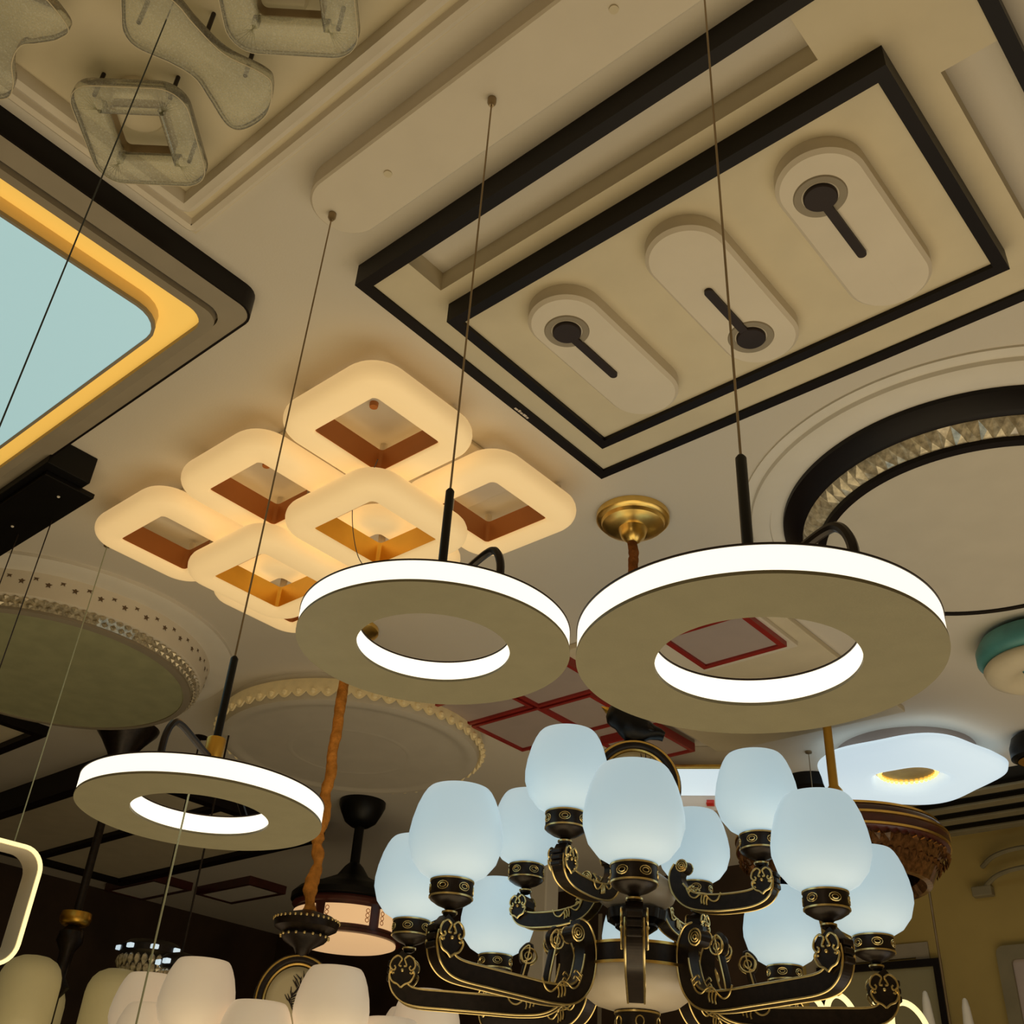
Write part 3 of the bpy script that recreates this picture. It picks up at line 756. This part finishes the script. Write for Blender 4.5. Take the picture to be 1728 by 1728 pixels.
# second chandelier, lower left
c0 = (-2.861, 2.262, CZ)
t = thing('chandelier', 'white-shaded chandelier at lower left hanging on an amber fabric cord', 'chandelier', c0)
part('ceiling_cap', B().lathe(Z([(.10,1.80),(.10,1.785),(.09,1.775),(.06,1.765),(.035,1.76),(.03,1.735),(.012,1.71)]), 48), M['gold'], t, True)
rope(t, 1.71-CZ, .76-CZ, .019, M['rope'])
part('cap_dish', B().lathe(Z([(.012,.775),(.03,.768),(.085,.752),(.106,.735),(.100,.715),(.072,.70),(.076,.69),(.066,.676),(.03,.655),(.015,.63)]), 48), M['bronze'], t, True)
g = B()
for k in range(36):
    a = 2*pi*k/36; g.ball((.1055*cos(a), .1055*sin(a), .738-CZ), .0045, 6); 
    if k % 2 == 0: g.ball((.077*cos(a), .077*sin(a), .690-CZ), .005, 6)
part('bead_row', g, M['trim'], t, True)
hoop(t, .50-CZ, .112, .125, radians(51.7-0))
part('column', B().lathe(Z([(.015,.39),(.03,.37),(.02,.34),(.02,.2),(.12,.17),(.12,.10),(.02,.08)]), 36), M['bronze'], t, True)
sp = dz(LOW, -CZ-.250, ss=(1.0,.98))
sp = dz(dict(LOW, path=[(p[0]*.78, p[1]) for p in LOW['path']], cup=(.435,.575), medal=(.442,.470,.030), scroll=(.161,.541,.016), flour=(.205,.438,.03)), -CZ-.255)
sp.pop('curl', None)
a1 = arm(t, sp, M['shadew']); a0 = radians(-76); a1.rotation_euler = (0,0,a0)
for k in range(1, 7): twin(a1, t, a0+k*2*pi/7)
sp2 = dz(sp, -.105); a2 = arm(t, sp2, M['shadew'], 'lower_arm'); a2.rotation_euler = (0,0,a0+pi/7)
for k in range(1, 7): twin(a2, t, a0+pi/7+k*2*pi/7)

# third chandelier, far left
c0 = (-4.544, 2.351, CZ)
t = thing('chandelier', 'dark chandelier at far left with cream dome-topped cylinder shades', 'chandelier', c0)
part('ceiling_cap', B().lathe(Z([(.15,1.80),(.145,1.785),(.10,1.73),(.06,1.67),(.03,1.61),(.02,1.59)]), 40), M['bronze'], t, True)
part('rod', B().lathe(Z([(.018,.96),(.018,1.60)]), 16), M['bronze'], t, True)
part('gold_collar', B().lathe(Z([(.05,.905),(.062,.915),(.066,.935),(.062,.957),(.02,.962)]), 28), M['brass'], t, True)
part('column', B().lathe(Z([(.02,.906),(.05,.88),(.055,.84),(.03,.80),(.025,.70),(.05,.66),(.02,.62),(.02,.42),(.09,.38),(.09,.30),(.02,.27)]), 36), M['bronze'], t, True)
b = B().tube(spline([(.02,0,.33-CZ),(.12,0,.27-CZ),(.25,0,.28-CZ),(.32,0,.34-CZ),(.325,0,.42-CZ)], 8), .014, 10)
a3 = part('arm', b, M['bronze'], t, True)
part('cup', B().lathe(Z([(.03,.41),(.08,.42),(.09,.435),(.088,.448)]), 32, (.325,0,0)), M['bronze'], a3, True)
part('shade', B().lathe(Z([(.088,.44),(.112,.45),(.117,.50),(.117,.625),(.113,.655),(.102,.682),(.084,.703),(.055,.718),(.02,.724)]), 40, (.325,0,0)), M['shadec'], a3, True, 70)
a3.rotation_euler = (0,0,radians(-46))
for a_ in (16, 92, 164, -122): twin(a3, t, radians(a_))

# ------------------------------------------------------------------ fan with lamp, dark, centre left
c0 = (-4.37, 3.71, CZ)
t = thing('ceiling_fan', 'dark fan lamp with lit peach panels hanging behind the left chandeliers', 'ceiling fan', c0)
part('ceiling_cap', B().lathe(Z([(.125,1.80),(.125,1.775),(.108,1.735),(.085,1.69),(.05,1.665),(.03,1.66)]), 40), M['jet'], t, True)
part('rod', B().lathe(Z([(.03,1.45),(.026,1.47),(.026,1.67)]), 18), M['jet'], t, True)
part('motor', B().lathe(Z([(.03,1.47),(.05,1.45),(.085,1.40),(.19,1.35),(.27,1.32),(.30,1.29),(.30,1.262),(.28,1.25)]), 56), M['jet'], t, True)
part('lamp_body', B().lathe(Z([(.285,1.252),(.29,1.24),(.278,1.228),(.27,1.222),(.27,1.10),(.285,1.095),(.285,1.08),(.25,1.075)]), 72), M['wine'], t, True)
for k in range(6):
    a0_ = 2*pi*k/6+.33; b = B(); rs = []
    for j in range(13):
        a = a0_-.42+.84*j/12
        rs.append([(r*cos(a), r*sin(a), z-CZ) for r, z in ((.272,1.118),(.276,1.118),(.276,1.206),(.272,1.206))])
    b.skin([b.ring(p) for p in rs], True, True, True)
    u = part('side_panel', b, M['panelw'], t, True, label='lit peach side panel')
    g = B()
    for z1 in (1.14, 1.162, 1.184):
        for s_ in (-.37, .37):
            g.tube([(.2775*cos(a0_+s_+.035*cos(q*pi/4)), .2775*sin(a0_+s_+.035*cos(q*pi/4)), z1-CZ+.010*sin(q*pi/4)) for q in range(8)], .0018, 5, True)
    part('fretwork', g, M['brown'], u, True)
part('bottom_disc', B().lathe(Z([(.262,1.078),(.262,1.068),(.24,1.060),(.12,1.052),(.02,1.05)]), 64), M['panelw'], t, True, label='lit peach disc')

# ------------------------------------------------------------------ brown crystal drum lamp on a brass rod, right
c0 = (-1.69, 3.76, CZ)
t = thing('crystal_drum_pendant', 'glossy brown drum lamp fringed with crystals hanging on a brass rod at right', 'pendant lamp', c0)
part('ceiling_cap', B().lathe(Z([(.07,1.80),(.07,1.785),(.03,1.77)]), 32), M['brass'], t, True)
part('rod', B().lathe(Z([(.016,1.24),(.016,1.385),(.034,1.392),(.030,1.405),(.018,1.422),(.0165,1.775)]), 18), M['brass'], t, True)
part('drum_top', B().lathe(Z([(.03,1.26),(.10,1.255),(.30,1.252),(.35,1.245),(.375,1.222),(.382,1.19),(.378,1.160),(.36,1.145)]), 90), M['wine'], t, True)
g = B()
for r, z in ((.383,1.205),(.381,1.166),(.355,1.245)): g.lathe_closed(Z([(r-.004,z-.004),(r+.002,z-.004),(r+.002,z+.004),(r-.004,z+.004)]), 90)
part('copper_line', g, M['gold'], t, True)
cb = B(); rnd = random.Random(5)
for i in range(64):
    a = 2*pi*i/64
    for k in range(3):
        r = .365-.034*k; z = 1.135-.034*k-CZ; aa = a+(k % 2)*pi/64; w = .017
        cx, cy = r*cos(aa), r*sin(aa); tx, ty = -sin(aa), cos(aa)
        v = [cb.bm.verts.new(p) for p in ((cx+tx*w,cy+ty*w,z),(cx-tx*w,cy-ty*w,z),(cx,cy,z+.02),(cx,cy,z-.024),(cx+cos(aa)*.012,cy+sin(aa)*.012,z+rnd.uniform(-.006,.006)))]
        for q in ((0,2,4),(2,1,4),(1,3,4),(3,0,4)): cb.face([v[j] for j in q])
cb.lathe(Z([(.36,1.148),(.30,1.04),(.28,1.038),(.26,1.07)]), 60, cap0=False, cap1=False)
part('crystal_fringe', cb, M['crystald'], t)

# ------------------------------------------------------------------ loop pendant, lower left
c0 = (-3.085, 1.352, CZ)
t = thing('loop_pendant', 'upright rounded-square lit loop pendant on a pale cable at lower left edge', 'pendant lamp', c0, rz=radians(88))
part('cable', B().lathe(Z([(.0019,.779),(.0019,1.795)]), 8), M['wire'], t, True)
part('ceiling_cap', B().lathe(Z([(.012,1.785),(.012,1.80)]), 14), M['steel'], t, True)
zz0, zz1 = .466-CZ, .778-CZ
lp = rrect(-.29, .078, zz0, zz1, .062, 8, True)
def loop_band(prof):
    b = B(); b.skin([b.ring([(x+nx*o, d, z+nz*o) for x,z,nx,nz in lp]) for o, d in prof], True, loop=True); return b
part('metal_band', loop_band([(0,-.045),(0,.045),(-.008,.045),(-.008,-.045)]), M['white'], t, True, 60)
part('light_strip', loop_band([(.004,-.051),(.004,-.045),(-.006,-.045),(-.006,-.051)]), M['glow'], t, True, 60, label='lit outer strip')

# cables of pendants that hang outside the picture
solid('hanging_cable', 'thin dark cable hanging in front of the amber-edged panel lamp', 'cable',
      B().lathe([(.0012, .2), (.0012, 1.782)], 8, (-1.2175, .3525, 0)), M['wiredk'], (-1.2175, .3525, 1.782))

# ------------------------------------------------------------------ unlit wood-framed lamps in the dark corner
def wood_frame_lamp(x0, x1, y0, y1, zb, w, label, bars=()):
    c0 = ((x0+x1)/2, (y0+y1)/2, CZ)
    t = thing('wood_frame_ceiling_lamp', label, 'ceiling lamp', c0)
    part('frame', B().frame(rect(x0,x1,y0,y1), rect(x0+w,x1-w,y0+w,y1-w), zb, CZ), M['black'], t, off=c0)
    part('diffuser', B().box(x0+w, x1-w, y0+w, y1-w, zb+.03, CZ), M['cream'], t, off=c0)
    for q in bars: part('cross_bar', B().box(*q, zb+.005, zb+.031), M['black'], t, off=c0)
wood_frame_lamp(-6.3, -4.87, .7, 2.13, 1.75, .05, 'unlit dark-framed ceiling lamp at the far left edge below the star-pierced round lamp')
wood_frame_lamp(-6.86, -4.78, 2.50, 3.81, 1.67, .07, 'unlit dark-framed ceiling lamp behind the lowest ring pendant', ((-6.79,-4.85,3.1,3.16),))
for k, (x, y, lab) in enumerate(((-7.1, 4.15, 'small pale unlit ceiling panel in the dark corner, left one'), (-6.55, 4.55, 'small pale unlit ceiling panel in the dark corner, right one'))):
    c0 = (x, y, CZ); t = thing('panel_lamp', lab, 'ceiling lamp', c0)
    part('diffuser', B().box(-.28, .28, -.13, .13, -.05, 0, .004), M['plaster'], t)
    part('rim', B().frame(rect(-.31,.31,-.16,.16), rect(-.28,.28,-.13,.13), -.055, 0), M['wine'], t)

# a crystal lamp deep in the corner
c0 = (-5.9, 3.3, CZ)
def crystal_pendant(x, y, zb, R, label):
    c0 = (x, y, CZ); t = thing('crystal_pendant', label, 'pendant lamp', c0)
    part('rod', B().lathe(Z([(.004, zb+.10),(.004,1.79),(.035,1.795),(.035,1.80)]), 14), M['bronze'], t, True)
    part('top_dish', B().lathe(Z([(.02,zb+.11),(R*.8,zb+.10),(R,zb+.08),(R,zb+.055),(R*.9,zb+.05)]), 40), M['bronze'], t, True)
    cb = B(); rnd = random.Random(int(R*1000))
    for i in range(26):
        a = 2*pi*i/26
        for k in range(3):
            r = R*(.95-.12*k)
            cb.lathe([(.002,-.028),(.016,-.004),(.012,.012),(.003,.02)], 5, (r*cos(a+k*.1), r*sin(a+k*.1), zb-.032*k+.02-CZ))
    part('crystal_drops', cb, M['crystal'], t)
    for i in range(8):
        a = 2*pi*i/8+.3
        part('lit_bulb', B().box(R*1.0*cos(a)-.014, R*1.0*cos(a)+.014, R*sin(a)-.014, R*sin(a)+.014, zb+.058-CZ, zb+.076-CZ, .003), M['cool'], t)
crystal_pendant(-4.334, 2.62, .765, .13, 'wide crystal pendant between the cream cylinder shades and the white alabaster shades')
crystal_pendant(-3.911, 2.50, .66, .075, 'small crystal pendant tucked left of the white alabaster shades')

# ------------------------------------------------------------------ far right
c0 = (-1.16, 4.60, CZ)
t = thing('spot_lamp', 'black ceiling spotlight at the right edge beside the cloud lamp', 'ceiling lamp', c0)
part('housing', B().lathe([(.06, 0), (.085, -.02), (.10, -.06), (.10, -.105), (.085, -.115), (.06, -.11)], 40), M['jet'], t, True)
part('gold_ring', B().lathe_closed([(.062, -.108), (.075, -.118), (.055, -.119), (.045, -.108)], 36), M['brass'], t, True)
c0 = (-2.20, 4.62, CZ)
t = thing('spot_lamp', 'black round ceiling spotlight left of the brass rod behind the shades', 'ceiling lamp', c0)
part('housing', B().lathe([(.12, 0), (.125, -.02), (.12, -.06), (.09, -.07)], 40), M['jet'], t, True)
part('gold_ring', B().lathe_closed([(.062, -.066), (.075, -.074), (.055, -.075), (.045, -.066)], 36), M['brass'], t, True)
t = thing('picture_frame', 'dark-framed grey-green board on the back wall behind the chandelier', 'picture', (-2.45, YB, .65)); c0 = (-2.45, YB, .65)
part('frame', B().xf(Matrix()).frame(rect(-2.79,-2.115,.10,1.185), rect(-2.755,-2.15,.135,1.15), 0, .035).xf(Matrix.Translation((0,YB,0)) @ Matrix.Rotation(pi/2,4,'X')), M['black'], t, off=c0)
part('mount', B().box(-2.755, -2.15, YB-.015, YB, .135, 1.15), M['paper'], t, off=c0)
part('backing', B().frame(rect(-2.86,-2.17,.02,1.27), rect(-2.79,-2.24,.08,1.2), 0, .012).xf(Matrix.Translation((0,YB,0)) @ Matrix.Rotation(pi/2,4,'X')), M['grey'], t, off=c0)
t = thing('picture_frame', 'white-moulded framed panel on the wall at the right edge', 'picture', (-1.35, YB, .65)); c0 = (-1.35, YB, .65)
part('frame', B().frame(rrect(-1.83,-.85,.0,1.215,.04), rrect(-1.765,-.915,.065,1.15,.02), 0, .035).xf(Matrix.Translation((0,YB,0)) @ Matrix.Rotation(pi/2,4,'X')), M['slat'], t, True, off=c0)
part('mount', B().box(-1.765, -.915, YB-.014, YB, .065, 1.15), M['mauve'], t, off=c0)
t = thing('wall_lamp', 'pale two-armed unlit wall light high on the back wall at right', 'wall lamp', (-1.80, YB, 1.52)); c0 = (-1.80, YB, 1.52)
part('base', B().box(-1.89, -1.79, YB-.05, YB, 1.455, 1.505, .006), M['slat'], t, off=c0)
for zz in (1.60, 1.505):
    part('arm', B().tube(spline([(-1.82, YB-.03, zz), (-1.73, YB-.09, zz+.03), (-1.60, YB-.13, zz+.04), (-1.45, YB-.14, zz+.03)], 8), .012, 8), M['slat'], t, True, off=c0)
c0 = (-2.03, 4.29, CZ)
t = thing('swirl_pendant', 'lit gold swirl pendant of looping bands low behind the chandelier at right', 'pendant lamp', c0)
part('rod', B().lathe(Z([(.002, .80),(.002,1.79),(.015,1.792),(.015,1.80)]), 12), M['steel'], t, True)
part('hub', B().lathe(Z([(.02,.78),(.035,.79),(.035,.81),(.02,.82)]), 24), M['brass'], t, True)
for k, (ox, oy, rr, tl, ph) in enumerate(((-.12,.0,.085,.35,0.2),(.02,.03,.095,-.3,1.0),(.16,.06,.10,.25,2.0),(.27,.08,.09,-.35,.4),(-.22,-.03,.075,-.2,1.5))):
    pth = []
    for i in range(40):
        u = 2*pi*i/40; v = Vector((rr*cos(u), 0, rr*1.5*sin(u)))
        v = Matrix.Rotation(tl,3,'Y') @ v; v = Matrix.Rotation(.65+ph*.5,3,'Z') @ v
        pth.append(v*.8+Vector((ox*.75, oy*.75+ox*.65, .675-CZ)))
    part('light_loop', B().tube(pth, .012, 8, True), M['glow'], t, True)
t = thing('candle_chandelier', 'white candle-tipped chandelier whose points rise into view at the bottom right', 'chandelier', (-1.96, 5.31, CZ)); c0 = (-1.96, 5.31, CZ)
part('rod', B().lathe(Z([(.006,.60),(.006,1.745),(.03,1.747),(.03,1.751)]), 12), M['steel'], t, True)
part('hub', B().lathe(Z([(.03,.56),(.05,.58),(.05,.62),(.02,.64)]), 24), M['plaster'], t, True)
for k, top in enumerate((.937, .905, .78, .78, .78)):
    a = radians(-108+72*k); cx, cy = .14*cos(a), .14*sin(a)
    u = part('arm', B().tube([(0,0,.60-CZ),(cx*.5,cy*.5,.56-CZ),(cx,cy,.58-CZ)], .009, 8), M['plaster'], t, True)
    part('candle', B().lathe(Z([(.026,.56),(.028,.62),(.026,top-.14),(.017,top-.04),(.011,top-.008),(.005,top)]), 18, (cx, cy, 0)), M['plaster'], u, True)

# ------------------------------------------------------------------ light
def area(name, loc, size, power, col, rot=(pi,0,0), sy=None):
    l = bpy.data.lights.new(name, 'AREA'); l.energy = power; l.color = col; l.shape = 'RECTANGLE'
    l.size = size; l.size_y = sy or size
    o = bpy.data.objects.new(name, l); COL.objects.link(o); o.location = loc; o.rotation_euler = rot
    return o
WARM = (1.0, .80, .475)
area('floor_bounce_fill', (-1.15, 1.55, .08), 3.5, 54, WARM, sy=3.6)  # added unseen upward light, in place of light bounced off the floor
area('floor_bounce_fill_right', (.5, 3.7, .08), 2.4, 19, (1.0, .92, .80), sy=2.8)  # second added floor-level fill, brightens the right side
for nm, loc, pw, col in (('front_fill', (-.4, -1.2, 2.2), 9, (1.0, .82, .56)),):  # added unseen fill behind the camera, standing for other lamps of the shop
    l = bpy.data.lights.new(nm, 'POINT'); l.energy = pw; l.color = col; l.shadow_soft_size = .35
    o = bpy.data.objects.new(nm, l); COL.objects.link(o); o.location = loc
w = bpy.data.worlds.new('shop'); scn.world = w; w.use_nodes = True
w.node_tree.nodes['Background'].inputs['Color'].default_value = (.5, .4, .28, 1)
w.node_tree.nodes['Background'].inputs['Strength'].default_value = .05

# ------------------------------------------------------------------ camera
F, PITCH, ROLL, YAW = 1780.0, .5828655154, .0669346808, -.7438506092
fw = Vector((sin(YAW)*cos(PITCH), cos(YAW)*cos(PITCH), sin(PITCH)))
r0 = Vector((cos(YAW), -sin(YAW), 0)); u0 = r0.cross(fw)
rt = r0*cos(ROLL)+u0*sin(ROLL); up = -r0*sin(ROLL)+u0*cos(ROLL)
cd = bpy.data.cameras.new('camera'); cam = bpy.data.objects.new('camera', cd); COL.objects.link(cam)
mw = Matrix((rt, up, -fw)).transposed().to_4x4(); mw.translation = (0, 0, E)
cam.matrix_world = mw
cd.sensor_fit = 'HORIZONTAL'; cd.sensor_width = 36.0; cd.lens = 36.0*F/1728.0; cd.clip_start = .02
scn.camera = cam
vs = scn.view_settings
vs.view_transform = 'Standard'; vs.look = 'None'; vs.exposure = 0.0; vs.gamma = 1.0; vs.use_curve_mapping = False
try:
    scn.cycles.use_denoising = True; scn.cycles.max_bounces = 6; scn.cycles.diffuse_bounces = 3; scn.cycles.caustics_reflective = False; scn.cycles.caustics_refractive = False
    scn.cycles.sample_clamp_indirect = 3.0
except Exception: pass
